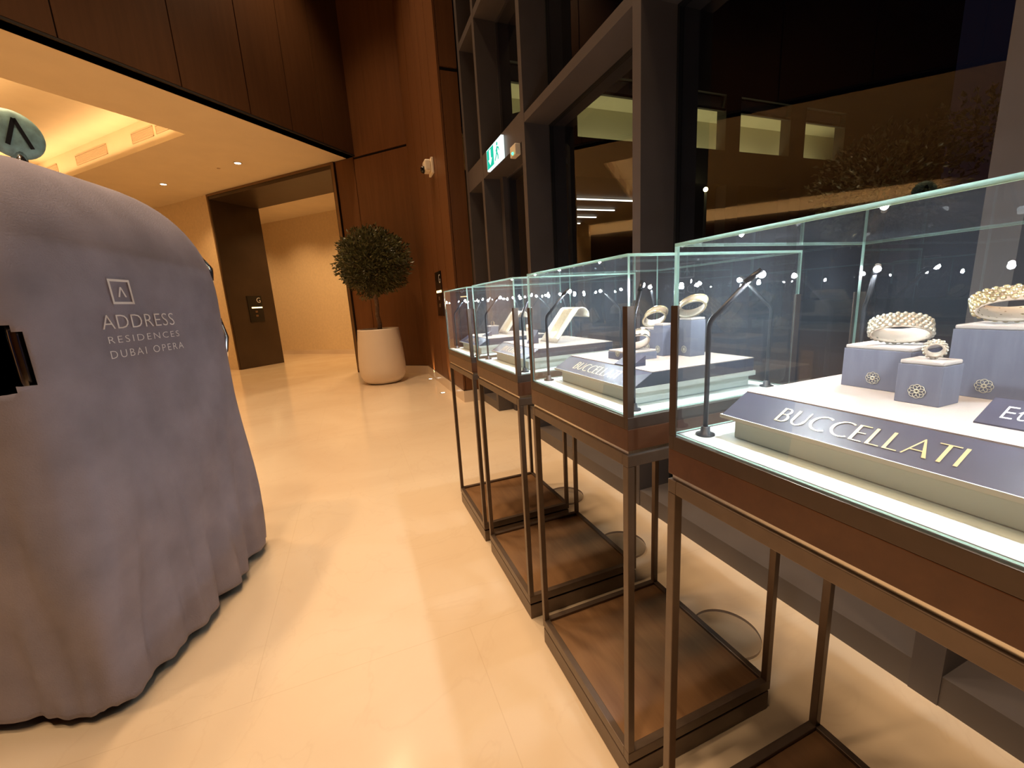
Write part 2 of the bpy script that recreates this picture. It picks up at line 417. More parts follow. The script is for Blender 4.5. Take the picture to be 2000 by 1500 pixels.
# fascia above the lobby opening
xs = [0.43, -0.05, -0.467, -0.936, -1.543, -2.304, -3.1, -3.9, -4.7, -5.6, -6.5, -7.5, -8.5, -9.7]
ts = [(0.43-x)/R2 for x in xs]
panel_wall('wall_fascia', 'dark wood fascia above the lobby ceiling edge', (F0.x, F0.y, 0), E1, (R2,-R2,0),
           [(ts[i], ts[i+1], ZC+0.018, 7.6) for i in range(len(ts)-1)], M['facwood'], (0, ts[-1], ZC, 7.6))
# lobby ceiling with the recessed tray
def lobslab(mb, a0, a1, b0, b1, z0, z1):
    mb.obox(lob(a0,b0,z0), E1*(a1-a0), E2*(b1-b0), Vector((0,0,z1-z0)))
c = MB(); A0, A1, B0, B1 = 2.05, 3.97, 1.33, 6.0
lobslab(c, -0.0, 14, 0.026, B0, ZC, ZC+0.10); lobslab(c, 0, 14, B1, 9.2, ZC, ZC+0.10)
lobslab(c, 0, A0, B0, B1, ZC, ZC+0.10); lobslab(c, A1, 14, B0, B1, ZC, ZC+0.10)
struct(c.build('ceiling.001', M['plaster']), 'warm plaster ceiling of the lift lobby', 'ceiling')
c = MB()
ZT = ZC + 0.42
lobslab(c, A0-0.02, A1+0.4, B0-0.4, B1+0.4, ZT, ZT+0.05)
lobslab(c, A0-0.06, A0-0.02, B0-0.4, B1+0.4, ZC+0.10, ZT+0.05); lobslab(c, A1+0.4, A1+0.45, B0-0.4, B1+0.4, ZC+0.10, ZT)
lobslab(c, A0-0.02, A1+0.4, B0-0.45, B0-0.4, ZC+0.10, ZT); lobslab(c, A0-0.02, A1+0.4, B1+0.4, B1+0.45, ZC+0.10, ZT)
struct(c.build('trim_1', M['plaster']), 'lit recessed tray of the lobby ceiling', 'ceiling recess')
MB().obox(lob(0,-0.004,ZC-0.001), E1*13.9, E2*0.029, Vector((0,0,0.020))).build('lip', M['joint'], bpy.data.objects['wall_fascia'])
# vents in the face of the tray
def vent(b0, b1, z0, z1, label):
    root = thing('air_vent', label, 'vent', lob(A0-0.02, (b0+b1)/2, ZC+z0), group=None)
    off = root.location/K
    m = MB(); w = b1-b0
    def at(b, z, d0, d1, db, dz):
        m.obox(lob(A0-0.02+d0, b, ZC+z) - off, E1*(d1-d0), E2*db, Vector((0,0,dz)))
    at(b0, z0, 0.001, 0.015, w, 0.012); at(b0, z1-0.012, 0.001, 0.015, w, 0.012); at(b0, z0, 0.001, 0.015, 0.012, z1-z0); at(b1-0.012, z0, 0.001, 0.015, 0.012, z1-z0)
    m.build('frame', M['grille'], root)
    m = MB(); n = 7
    for i in range(n):
        at(b0+0.012, z0+0.014+(z1-z0-0.03)*i/n, 0.002, 0.010, w-0.024, (z1-z0-0.03)/n*0.72)
    m.build('louvre', M['grille'], root)
vent(1.70, 2.06, 0.15, 0.27, 'small beige vent nearest the tray corner')
vent(2.14, 2.75, 0.14, 0.29, 'beige air vent second from the tray corner')
vent(3.55, 4.62, 0.14, 0.30, 'long beige air vent right of the round cart emblem')
vent(5.35, 5.90, 0.14, 0.30, 'beige air vent just above the grey cart cover')
# portal wall left of the opening, corridor, far lobby walls
struct(MB().obox(wb(-13.5, -0.2), WE*(13.5-5.54), WN*0.2, Vector((0,0,ZC))).build('wall_lobby', M['wallpaper']), 'beige lobby wall left of the dark portal', 'wall')
p = thing('door_1', 'dark bronze lift portal opening into a bright corridor', 'doorway', wb(-3.64, 0), kind='structure')
off = wb(-3.64, 0)
DEP = 1.14
def pbox(t0, t1, n0, n1, z0, z1): return MB().obox(wb(t0, n0, z0) - off, WE*(t1-t0), WN*(n1-n0), Vector((0,0,z1-z0)))
pbox(-5.54, -5.47, -DEP, 0.02, 0, ZC).build('jamb', M['bronze'], p)
pbox(-1.77, -1.69, -DEP, 0.02, 0, ZC).build('jamb', M['bronze'], p)
pbox(-5.47, -1.77, -DEP, 0.015, ZC-0.115, ZC).build('header', M['bronze'], p)
m = pbox(-5.545, -5.50, 0.02, 0.03, 0, ZC-0.005); m2 = pbox(-1.745, -1.685, 0.02, 0.03, 0, ZC-0.005)
m.add(m2.v, m2.f); m2 = pbox(-5.5, -1.745, 0.016, 0.03, ZC-0.05, ZC-0.005); m.add(m2.v, m2.f)
m.build('casing', M['bronzelip'], p)
struct(MB().obox(wb(-12.5, -3.0), WE*14.5, WN*0.2, Vector((0,0,4.4))).build('wall_corridor', M['wallpaper']), 'beige corridor wall seen through the dark portal', 'wall')
struct(MB().obox(wb(-12.5, -2.8, ZC+0.02), WE*14.5, WN*2.58, Vector((0,0,0.1))).build('ceiling.002', M['plaster']), 'corridor ceiling behind the portal', 'ceiling')
struct(MB().obox(wb(-12.5, -2.8), WE*14.5, WN*0.02, Vector((0,0,0.12))).build('baseboard_corridor', M['skirt']), 'pale skirting along the corridor wall', 'skirting')
# far lobby wall (only seen mirrored in the windows): a lit plaster band above dark cladding
struct(MB().obox(lob(-0.4, 9.0), E1*14.4, E2*0.2, Vector((0,0,3.64))).build('wall_far', M['bronze']), 'dark clad far wall of the lobby', 'wall')
struct(MB().obox(lob(-0.4, 9.06, 3.64), E1*14.4, E2*0.2, Vector((0,0,0.36))).build('trim_2', M['plaster']), 'pale band above the far lobby wall', 'wall band')
area(lob(5.0, 8.72, 3.70), tuple(E2 + Vector((0,0,0.25))), 60, WARM, 11.0, 0.08, 'far_wall_cove')
struct(MB().obox(lob(14.0, 0.0), E1*0.2, E2*9.2, Vector((0,0,ZC))).build('wall_end', M['wallpaper']), 'beige end wall of the lobby', 'wall')

# ------------------------------------------------------------------ window wall
XG = 1.70
fins = [(-2.36,-2.29),(-0.93,-0.86),(0.505,0.575),(1.87,1.935),(3.30,3.365),(4.40,4.465),(4.96,5.04)]
for i, (a, b) in enumerate(fins):
    m = MB().box(1.475, XG+0.14, a, b, 0.0, 7.6)
    struct(m.build('trim_%d' % (i+3), M['fin']), 'grey brown window fin %s' % ['behind the viewer','behind the viewer by the nearest case','beside the nearest case at the right edge','between the two large panes','left of the tall narrow pane','left of the exit sign','against the wood wall end'][i], 'window fin')
struct(MB().box(1.478, XG+0.10, 4.465, 4.96, 0.0, 0.10).build('trim_10', M['sill']), 'low sill stub below the narrow window strip', 'sill')
struct(MB().box(1.478, XG+0.10, -3.6, 3.30, 0.0, 0.10).build('trim_11', M['sill']), 'low grey sill along the window wall', 'sill')
bays = [(fins[i][1], fins[i+1][0]) for i in range(len(fins)-1)]
names = ['behind the viewer', 'right of the last fin', 'large window behind the nearest glass case', 'window between the two broad fins', 'glazed door bay under the exit sign', 'narrow window strip by the wood wall']
for i, (a, b) in enumerate(bays):
    w = thing('window_%d' % (i+1), names[i], 'window', (XG, (a+b)/2, 0.10), kind='structure')
    yo = (a+b)/2; h = (b-a)/2
    lo_top = 2.50 if i >= 4 else 2.62
    tr = MB()
    if i >= 4: tr.box(1.477-XG, 0.14, -h, h, 2.42, 2.64)
    else: tr.box(1.477-XG, 0.14, -h, h, 2.535, 2.60)
    tr.box(1.477-XG, 0.14, -h, h, 3.88, 3.95); tr.box(1.477-XG, 0.14, -h, h, 5.55, 5.62)
    tr.build('transom', M['fin'], w)
    zs = [(0.0, 2.42 if i >= 4 else 2.535), (2.64 if i >= 4 else 2.60, 3.88), (3.95, 5.55), (5.62, 7.5)]
    for (z0, z1) in zs:
        MB().box(0.0, 0.02, -h+0.012, h-0.012, z0+0.012, z1-0.012).build('pane', M['winglass'], w)
    g = MB()
    for (z0, z1) in zs:
        g.box(-0.005, 0.025, -h, -h+0.014, z0, z1); g.box(-0.005, 0.025, h-0.014, h, z0, z1)
        g.box(-0.005, 0.025, -h+0.014, h-0.014, z0, z0+0.014); g.box(-0.005, 0.025, -h+0.014, h-0.014, z1-0.014, z1)
    if i == 4:
        g.box(-0.05, 0.03, h-0.10, h-0.014, -0.10, 2.42); g.box(-0.03, 0.04, -h, h-0.10, -0.10, 0.0)
    g.build('frame', M['rubber'] if i != 4 else M['fin'], w)

# exit sign, emergency light
ex = thing('exit_sign', 'lit green and white exit sign hanging before the window fins', 'sign', (1.452, 3.955, 2.515))
MB().box(-0.010, 0.018, -0.21, 0.21, 0.0, 0.19).build('housing', M['signwhite'], ex, bevel=0.003)
MB().box(-0.0125, -0.0102, 0.005, 0.195, 0.012, 0.178).build('green_panel', M['signgreen'], ex)
ar = [(0.10+0.055,0.085),(0.10,0.03),(0.10-0.055,0.085),(0.10-0.022,0.085),(0.10-0.022,0.165),(0.10+0.022,0.165),(0.10+0.022,0.085)]
MB().prism(ar, 'x', -0.0145, -0.0126).build('arrow', M['signwhite'], ex)
man = MB()
man.lathe([(0.0005,-0.001),(0.015,-0.001),(0.015,0.001),(0.0005,0.001)], (-0.0118,-0.10,0.152), 14, axis=Matrix.Rotation(PI/2,3,'Y'), smooth=False)
def limb(p, q, w):
    p, q = Vector(p), Vector(q); d = (q-p).normalized(); n = Vector((-d.y, d.x))*w
    man.prism([tuple(p+n), tuple(p-n), tuple(q-n), tuple(q+n)], 'x', -0.0128, -0.0104)
for s in (((-0.10,0.13),(-0.085,0.085),0.013),((-0.085,0.088),(-0.06,0.055),0.008),((-0.06,0.058),(-0.03,0.03),0.007),((-0.088,0.085),(-0.115,0.05),0.008),((-0.115,0.053),(-0.115,0.02),0.007),((-0.10,0.125),(-0.065,0.10),0.006),((-0.10,0.125),(-0.135,0.11),0.006),((-0.135,0.113),(-0.145,0.085),0.005)):
    limb(*s)
man.build('running_figure', M['signgreen'], ex)
for y_ in (-0.13, 0.13): MB().box(0.018, 0.03, y_-0.03, y_+0.03, 0.07, 0.14).build('bracket', M['device'], ex)
em = thing('emergency_light', 'small white emergency light with a green indicator below the exit sign', 'light', (1.455, 3.46, 2.43))
MB().box(-0.03, 0.02, -0.07, 0.05, 0.0, 0.085).build('body', M['device'], em, bevel=0.006)
MB().ball((-0.034, -0.02, 0.018), 0.012).build('indicator', M['greendot'], em)
# alarm beacon on the side wall
al = thing('alarm_beacon', 'cream alarm beacon high on the side wood wall', 'alarm', (1.238, 5.78, 2.93))
MB().box(-0.03, 0.0, -0.11, 0.11, 0.0, 0.19).build('back_box', M['device'], al, bevel=0.006)
MB().box(-0.11, -0.03, -0.09, 0.09, 0.03, 0.17).build('horn', M['device'], al, bevel=0.02)
MB().lathe([(0.045,0),(0.04,0.03),(0.02,0.045),(0.004,0.048)], (-0.11,0.0,0.06), 16, axis=Matrix.Rotation(-PI/2,3,'Y')).build('lens', M['blackplate'], al)

# ------------------------------------------------------------------ text
def text_polys(s, size, spacing=1.0):
    cu_ = bpy.data.curves.new('t', 'FONT'); cu_.body = s; cu_.size = size; cu_.space_character = spacing
    cu_.resolution_u = 3; cu_.offset = -0.012; cu_.fill_mode = 'FRONT'
    ob = bpy.data.objects.new('t', cu_); COL.objects.link(ob)
    bpy.context.view_layer.update()
    me = bpy.data.meshes.new_from_object(ob.evaluated_get(bpy.context.evaluated_depsgraph_get()))
    vs = [(v.co.x, v.co.y) for v in me.vertices]; fs = [tuple(p.vertices) for p in me.polygons]
    bpy.data.objects.remove(ob); bpy.data.curves.remove(cu_); bpy.data.meshes.remove(me)
    return vs, fs
def fit(vs, x0, x1, y0, y1):
    ax = min(v[0] for v in vs); bx = max(v[0] for v in vs); ay = min(v[1] for v in vs); by = max(v[1] for v in vs)
    return [(x0+(v[0]-ax)/(bx-ax)*(x1-x0), y0+(v[1]-ay)/(by-ay)*(y1-y0)) for v in vs]
def map_text(mb, vs, fs, fn, back=None):
    n = len(vs)
    pts = [fn(u, v) for u, v in vs]
    mb.add(pts, fs)
    return mb
# classical lettering for the riser signs: thick and thin strokes
def arc(cx_, cy_, rx, ry, a0, a1, w0, w1, n=18):
    """band around an ellipse arc; stroke width goes thick where the stroke is vertical"""
    out, inn = [], []
    for i in range(n+1):
        a = math.radians(a0+(a1-a0)*i/n); c_, s_ = math.cos(a), math.sin(a)
        w = w0*abs(c_)**1.3 + w1*(1-abs(c_)**1.3)
        out.append((cx_+rx*c_, cy_+ry*s_)); inn.append((cx_+(rx-w)*c_, cy_+(ry-w)*s_))
    return [[out[i], out[i+1], inn[i+1], inn[i]] for i in range(n)]
TK, TN = 0.115, 0.05
def glyph(ch):
    def r(x0, x1, y0, y1): return [(x0,y0),(x1,y0),(x1,y1),(x0,y1)]
    if ch == 'B':
        return [r(0,TK,0,1)] + [r(0,.28,1-TN,1)] + [r(0,.28,.52,.52+TN)] + [r(0,.30,0,TN)] + arc(.26,.76,.20,.24,-90,90,TK*.9,TN) + arc(.28,.285,.26,.285,-90,90,TK,TN), .60
    if ch == 'U':
        return [r(0,TK,.34,1), r(.56,.56+TN,.34,1)] + arc(.305,.34,.305,.34,180,360,TK*.9,TN), .70
    if ch == 'C':
        return arc(.5,.5,.5,.51,58,302,TK,TN, 26), .80
    if ch == 'E':
        return [r(0,TK,0,1), r(TK,.44,1-TN,1), r(TK,.40,.5,.5+TN), r(TK,.46,0,TN)], .52
    if ch == 'L':
        return [r(0,TK,0,1), r(TK,.46,0,TN)], .50
    if ch == 'A':
        return [[(0,0),(.06,0),(.395,.92),(.365,1)], [(.365,1),(.395,.80),(.63,0),(.76,0),(.40,1)], r(.13,.58,.30,.30+TN)], .70
    if ch == 'T':
        return [r(0,.60,1-TN,1), r(.245,.245+TK,0,1-TN)], .62
    if ch == 'I':
        return [r(0,TK,0,1)], .15
    return [], .3
def serif_word(s, gap=0.075):
    vs, fs, x = [], [], 0
    for ch in s:
        ps, w = glyph(ch)
        for p in ps:
            o = len(vs); vs += [(u+x, v) for u, v in p]; fs.append(tuple(range(o, o+len(p))))
        x += w + gap
    return vs, fs

# lift call panels
def call_panel(name_label, loc, ez_right, nrm, w, h):
    root = thing('call_panel', name_label, 'call panel', loc)
    ez_right, nrm = Vector(ez_right), Vector(nrm)
    def q(u, v, d): return ez_right*u + Vector((0,0,v)) + nrm*d
    MB().obox(q(-w/2,0,0), ez_right*w, nrm*0.012, Vector((0,0,h))).build('plate', M['blackplate'], root)
    vs, fs = text_polys('G', 1); vs = fit(vs, w*0.14, w*0.40, h*0.74, h*0.93)
    map_text(MB(), vs, fs, lambda u, v: q(u, v, 0.0128)).build('letter', M['white'], root)
    MB().obox(q(-w*0.28, h*0.53, 0.012), ez_right*w*0.72, nrm*0.012, Vector((0,0,0.03))).build('indicator', M['amber'], root)
    for k in range(2):
        MB().obox(q(-0.03, h*(0.20+0.16*k), 0.012), ez_right*0.06, nrm*0.006, Vector((0,0,0.05))).build('button', M['bronzelip'], root)
call_panel('black call panel with a white G on the dark portal jamb', wb(-5.468, -0.61, 1.11), (R2, R2, 0), (R2, -R2, 0), 0.37, 0.635)
call_panel('black call panel with a white G on the side wood wall', (1.238, 6.02, 1.10), (0,-1,0), (-1,0,0), 0.40, 0.62)

# ceiling downlights in the lobby
def downlight(a, b, label):
    root = thing('downlight', label, 'downlight', lob(a, b, ZC-0.012))
    MB().lathe([(0.051,0.011),(0.066,0.011),(0.068,0.0),(0.052,0.0),(0.051,0.011)], n=24, cap=False).build('trim_ring', M['plaster'], root)
    MB().lathe([(0.001,0.010),(0.050,0.010),(0.050,0.002),(0.001,0.002)], n=24).build('lens', M['downlight'], root)
downlight(0.93, 4.19, 'recessed ceiling downlight nearest the grey cart cover')
downlight(0.90, 1.90, 'recessed ceiling downlight nearest the fascia corner')
sp = thing('sprinkler', 'tiny sprinkler plate between the two ceiling downlights', 'sprinkler', lob(0.9, 2.45, ZC-0.008))
MB().lathe([(0.001,0.008),(0.03,0.008),(0.026,0.0),(0.001,0.0)], n=20).build('cover_plate', M['grille'], sp)
# floor uplights by the side wall
def uplight(x, y, label):
    root = thing('floor_uplight', label, 'uplight', (x, y, 0.0))
    MB().lathe([(0.045,0.0),(0.045,0.005),(0.032,0.006),(0.032,0.0),(0.045,0.0)], n=24, cap=False).build('ring', M['chrome'], root)
    MB().lathe([(0.001,0.001),(0.031,0.001),(0.031,0.004),(0.001,0.004)], n=24).build('lens', M['uplight'], root)
    spot((x, y, 0.03), (0.35, 0, 1), 14, WARM, 50, 0.9, 0.02, 'wall_uplight')
uplight(1.16, 7.10, 'small round floor uplight nearest the wall corner')
uplight(1.11, 5.82, 'small round floor uplight nearest the far glass case')

# ------------------------------------------------------------------ potted tree
def leaves(mb, centre, rad, n, length, seed, squash=1.0):
    r = random.Random(seed); c_ = Vector(centre)
    for i in range(n):
        d = Vector((r.gauss(0,1), r.gauss(0,1), r.gauss(0,1))).normalized()
        rr = r.random()**0.42
        lump = 1 + 0.16*noise.noise(d*2.3 + Vector((seed,0,0))) + 0.10*noise.noise(d*6.0)
        p = c_ + Vector((d.x*rad[0], d.y*rad[1], d.z*rad[2]))*rr*lump
        a = (d + Vector((r.uniform(-.9,.9), r.uniform(-.9,.9), r.uniform(-.6,.9)))).normalized()
        b = a.cross(Vector((r.uniform(-1,1), r.uniform(-1,1), r.uniform(-1,1))))
        if b.length < 1e-3: continue
        b.normalize(); l = length*r.uniform(.7,1.3); w = l*0.17*squash; nn = a.cross(b)*l*0.10
        mb.add([p, p+a*l*.45+b*w+nn, p+a*l, p+a*l*.45-b*w+nn], [(0,1,2,3)])
t = thing('potted_tree', 'clipped olive-like tree in a tall white pot before the wood wall', 'tree', (0.41, 7.40, 0.0))
prof = [(0.001,0.0),(0.24,0.0),(0.29,0.015),(0.335,0.06),(0.370,0.13),(0.385,0.21),(0.388,0.30),(0.380,0.48),(0.362,0.70),(0.342,0.90),(0.338,0.925),(0.318,0.925),(0.316,0.86),(0.001,0.86)]
MB().lathe(prof, n=56).build('pot', M['pot'], t)
s_ = MB().lathe([(0.001,0.862),(0.31,0.862),(0.30,0.885),(0.15,0.892),(0.001,0.895)], n=28); s_.build('soil', M['soil'], t)
MB().tube([(0.02,-0.01,0.87),(0.035,-0.01,1.0),(0.015,0.0,1.16),(0.03,0.0,1.30),(0.02,0,1.42),(0.05,0,1.60),(0.05,0.02,1.9)], [0.042,0.036,0.034,0.033,0.036,0.04,0.02], 12).build('trunk', M['bark'], t)
br = MB()
for i in range(26):
    d = Vector((rnd.gauss(0,1), rnd.gauss(0,1), rnd.gauss(0.3,0.8))).normalized()
    br.tube([(0.045,0,1.5+0.25*rnd.random()), Vector((0.05,0,1.95)) + d*0.28, Vector((0.05,0,2.0)) + d*0.5], [0.012,0.007,0.003], 5)
br.build('branches', M['bark'], t)
m = MB(); leaves(m, (0.055,0,2.01), (0.585,0.585,0.545), 12000, 0.060, 3, 1.15)
m.build('foliage', M['leaf'], t)

# ------------------------------------------------------------------ luggage cart under its cover
ANG = math.radians(15)
dY = Vector((math.sin(ANG), math.cos(ANG), 0)); dX = Vector((math.cos(ANG), -math.sin(ANG), 0))
CL, CW = 0.525, 0.33
cc = Vector((-0.574, 2.437, 0)) + dY*0.065 - dY*CL - dX*CW
cart = thing('luggage_cart', 'hotel luggage cart hidden under a fitted grey purple cover', 'luggage cart', cc, -ANG)
ZS, HD, EXP = 1.34, 0.46, 7.0
def cover_scale(z):
    if z <= ZS: return 1.0
    q_ = min(1.0, (z-ZS)/HD); ph = math.asin(min(1.0, q_**(1/0.95)))
    return max(0.0, math.cos(ph))**0.66
def pleat(x, y, z):
    low = max(0.0, min(1.0, (1.02-z)/0.9))
    a = noise.noise(Vector((x*7.0 + 1.1*z, y*7.0 - 0.9*z, z*0.45)))*0.060*low
    a += noise.noise(Vector((x*17.0 - 0.8*z, y*17.0 - 1.5*z, z*0.8 + 5.1)))*0.036*low
    a += noise.noise(Vector((x*3.0, y*3.0, z*2.2)))*0.012*min(1.0, max(0.0, (1.9-z)))
    return a + 0.010*low
def cover_pt(th, z, zref=None):
    s0 = cover_scale(z); c_, s1 = math.cos(th), math.sin(th)
    x = CW*math.copysign(abs(c_)**(2/EXP), c_); y = CL*math.copysign(abs(s1)**(2/EXP), s1)
    n_ = Vector((math.copysign(abs(x/CW)**(EXP-1), x)/CW, math.copysign(abs(y/CL)**(EXP-1), y)/CL, 0)).normalized()
    p_ = Vector((x*s0, y*s0, z))
    return p_ + n_*pleat(p_.x, p_.y, z)*(1 if z < ZS else max(0.0, 1-(z-ZS)/HD))
def face_pt(y, z, d=0.0):
    s0 = cover_scale(z)
    x = s0*CW*(max(0.0, 1-abs(y/(s0*CL))**EXP))**(1/EXP)
    return Vector((x + pleat(x, y, z)*(1 if z < ZS else max(0.0, 1-(z-ZS)/HD)) + d, y, z))
NTH = 320
zl = [0.0 + 0.0]*0
levels = [i/70.0 for i in range(71)]
zlist = []
for q_ in levels: zlist.append(('w', q_))
for i in range(1, 19): zlist.append(('d', i/18.0))
# even spacing of the outline by arc length
ths = []
N0 = 4000; pts_ = []
for i in range(N0+1):
    th = 2*PI*i/N0; c_, s1 = math.cos(th), math.sin(th)
    pts_.append((CW*math.copysign(abs(c_)**(2/EXP), c_), CL*math.copysign(abs(s1)**(2/EXP), s1)))
acc = [0.0]
for i in range(N0): acc.append(acc[-1] + math.hypot(pts_[i+1][0]-pts_[i][0], pts_[i+1][1]-pts_[i][1]))
j = 0
for k in range(NTH):
    tgt = acc[-1]*k/NTH
    while acc[j+1] < tgt: j += 1
    ths.append(2*PI*(j + (tgt-acc[j])/max(1e-9, acc[j+1]-acc[j]))/N0)
verts, zs_ = [], []
for kind, q_ in zlist:
    for th in ths:
        if kind == 'w':
            hem = 0.035 + 0.022*noise.noise(Vector((math.cos(th)*2.5, math.sin(th)*2.5, 0.3))) + 0.012*noise.noise(Vector((math.cos(th)*9, math.sin(th)*9, 2.3)))
            z = hem + (ZS-hem)*q_
            verts.append(cover_pt(th, z))
        else:
            ph = PI/2*q_*0.999; z = ZS + HD*math.sin(ph)**0.95
            verts.append(cover_pt(th, z))
faces = []
NZ = len(zlist)
for i in range(NZ-1):
    for k in range(NTH):
        a_, b_ = i*NTH+k, i*NTH+(k+1)%NTH
        f = (a_, b_, b_+NTH, a_+NTH)
        ctr = (verts[f[0]]+verts[f[1]]+verts[f[2]]+verts[f[3]])/4
        # opening for the pole at the near corner
        th_ = ths[k]; c_, s1 = math.cos(th_), math.sin(th_)
        xb = CW*math.copysign(abs(c_)**(2/EXP), c_); yb_ = CL*math.copysign(abs(s1)**(2/EXP), s1)
        if yb_ < -0.478 and xb > 0.02 and 1.082 < ctr.z < 1.27:
            e1_ = min(ctr.z-1.082, 1.27-ctr.z)
            if e1_ > 0.022 or yb_ < -0.505 or (e1_ > 0.008 and yb_ < -0.49): continue
        faces.append(f)
faces.append(tuple((NZ-1)*NTH+k for k in range(NTH)))
cv = MB().add(verts, faces, 0, True).build('cover', [M['cloth'], M['lining']], cart)
so = cv.modifiers.new('solid', 'SOLIDIFY'); so.thickness = 0.004; so.offset = -1; so.material_offset = 1  # inner faces take the painted-in shade colour
# embroidered mark and words follow the cloth; y0 = far end of the face
def emb(name, polys, fs): 
    mb = MB(); mb.add([face_pt(u, v, 0.006) for u, v in polys], fs); return mb.build(name, M['embroid'], cart)
YF = CL - 0.065
def word(s, y0, y1, z0, z1, sp=1.0):
    vs, fs = text_polys(s, 1, sp); return fit(vs, YF+y0, YF+y1, z0, z1), fs
mk = MB()
def mq(a, b, c_, d): 
    mk.add([face_pt(YF+u, v, 0.006) for u, v in (a, b, c_, d)], [(0,1,2,3)])
ya, yb, za, zb = -0.658, -0.567, 1.318, 1.402; w_ = 0.008
mq((ya,za),(yb,za),(yb,za+w_),(ya,za+w_)); mq((ya,zb-w_),(yb,zb-w_),(yb,zb),(ya,zb)); mq((ya,za+w_),(ya+w_,za+w_),(ya+w_,zb-w_),(ya,zb-w_)); mq((yb-w_,za+w_),(yb,za+w_),(yb,zb-w_),(yb-w_,zb-w_))
ym = (ya+yb)/2
mq((ym-0.018,za+0.024),(ym-0.011,za+0.024),(ym+0.003,zb-0.026),(ym-0.003,zb-0.026)); mq((ym+0.011,za+0.024),(ym+0.018,za+0.024),(ym+0.003,zb-0.026),(ym-0.003,zb-0.026))
mk.build('logo', M['embroid'], cart, 'silver embroidered square mark')
for s, y0, y1, z0, z1, sp_ in (('ADDRESS', -0.722, -0.384, 1.236, 1.283, 1.05), ('RESIDENCES', -0.712, -0.372, 1.189, 1.212, 1.3), ('DUBAI OPERA', -0.716, -0.362, 1.139, 1.165, 1.3)):
    vs, fs = word(s, y0, y1, z0, z1, sp_)
    emb('lettering', vs, fs)
# finial: pole with the round emblem
MB().tube([(0,0,ZS+HD-0.03),(0,0,ZS+HD+0.06)], [0.022,0.020], 14).build('finial_pole', M['chrome'], cart)
tilt = Matrix.Rotation(PI/2, 3, 'Y')
zf = ZS+HD+0.118
dm = MB()
dd = []
for i in range(13):
    a_ = PI*i/12; dd.append((max(0.001, 0.080*math.sin(a_)**0.7), -0.026*math.cos(a_)))
ROTD = Matrix.Rotation(-0.5, 3, 'Z') @ tilt
dm.lathe(dd, (0,0,zf), 32, axis=ROTD); disc = dm.build('emblem_disc', M['verdigris'], cart)
lm = MB()
def lq(u0, v0, u1, v1, w):
    p, q = Vector((u0,v0)), Vector((u1,v1)); d = (q-p).normalized(); n_ = Vector((-d.y,d.x))*w
    lm.add([Vector((0,0,zf)) + Matrix.Rotation(-0.5,3,'Z') @ Vector((0.0285, a.x, a.y)) for a in (p+n_, p-n_, q-n_, q+n_)], [(0,1,2,3)])
lq(-0.030,-0.045,0.0,0.045,0.006); lq(0.030,-0.045,0.0,0.045,0.006)
lm.build('emblem_mark', M['blackrubber'], disc)
MB().box(-0.05, 0.05, 0.04, 0.15, ZS+HD-0.004, ZS+HD+0.014).build('strap', M['blackrubber'], cart, bevel=0.004)
for z0_, z1_ in ((1.06, 1.25), (1.43, 1.54)):
    pth = []
    for i in range(7):
        z_ = z0_ + (z1_-z0_)*i/6; q_ = cover_pt(0.93, z_); pth.append(q_ + Vector((0.45,1.0,0.45 if z_ > 1.3 else 0)).normalized()*(0.012 - 0.022*abs(i-3)/3))
    MB().tube(pth, 0.014, 10).build('rail', M['chrome'], cart)
# chrome frame inside
for (sx, sy) in ((1,1),(1,-1),(-1,1),(-1,-1)):
    px_, py_ = sx*(CW-0.085), sy*(CL-0.095)
    path = [(px_,py_,0.18),(px_,py_,1.22)]
    for i in range(1, 9):
        a_ = PI/2*i/8
        path.append((px_*(1-0.95*(1-math.cos(a_))), py_*(1-0.95*(1-math.cos(a_))), 1.22+0.50*math.sin(a_)))
    MB().tube(path, 0.022, 12).build('pole', M['chrome'], cart)
MB().box(-CW+0.05, CW-0.05, -CL+0.04, CL-0.04, 0.15, 0.19).build('platform', M['darkcarpet'], cart, bevel=0.01)
for (sx, sy) in ((1,1),(1,-1),(-1,1),(-1,-1)):
    w = MB().lathe([(0.001,-0.02),(0.06,-0.02),(0.068,-0.012),(0.068,0.012),(0.06,0.02),(0.001,0.02)], (sx*(CW-0.10), sy*(CL-0.12), 0.068), 24, axis=Matrix.Rotation(PI/2,3,'Y')).build('wheel', M['blackrubber'], cart)
    x_, y_ = sx*(CW-0.10), sy*(CL-0.12)
    MB().box(x_-0.03, x_-0.024, y_-0.02, y_+0.02, 0.06, 0.15).box(x_+0.024, x_+0.03, y_-0.02, y_+0.02, 0.06, 0.15).build('fork', M['chrome'], w)

# ------------------------------------------------------------------ display cases
HW = 0.254
XC = 0.773
CY = [0.321, 0.951, 1.576, 2.177]
Z0 = 0.062
def ring(mb, h, w, z0, z1):
    mb.box(-h, h, -h, -h+w, z0, z1); mb.box(-h, h, h-w, h, z0, z1); mb.box(-h, -h+w, -h+w, h-w, z0, z1); mb.box(h-w, h, -h+w, h-w, z0, z1); return mb
case = thing('display_case', 'nearest glass display case at the right edge, holding the bead bracelets', 'display case', (XC, CY[0], 0), group='row of glass display cases')
MB().box(-HW+0.002, HW-0.002, -HW+0.002, HW-0.002, 0.0, Z0).build('plinth', M['case'], case, bevel=0.002)
ring(MB(), HW, 0.020, Z0+0.008, Z0+0.040).build('base_frame', M['case'], case, bevel=0.0015)
MB().box(-HW+0.020, HW-0.020, -HW+0.020, HW-0.020, Z0+0.002, Z0+0.030).build('base_panel', M['casewood2'], case)
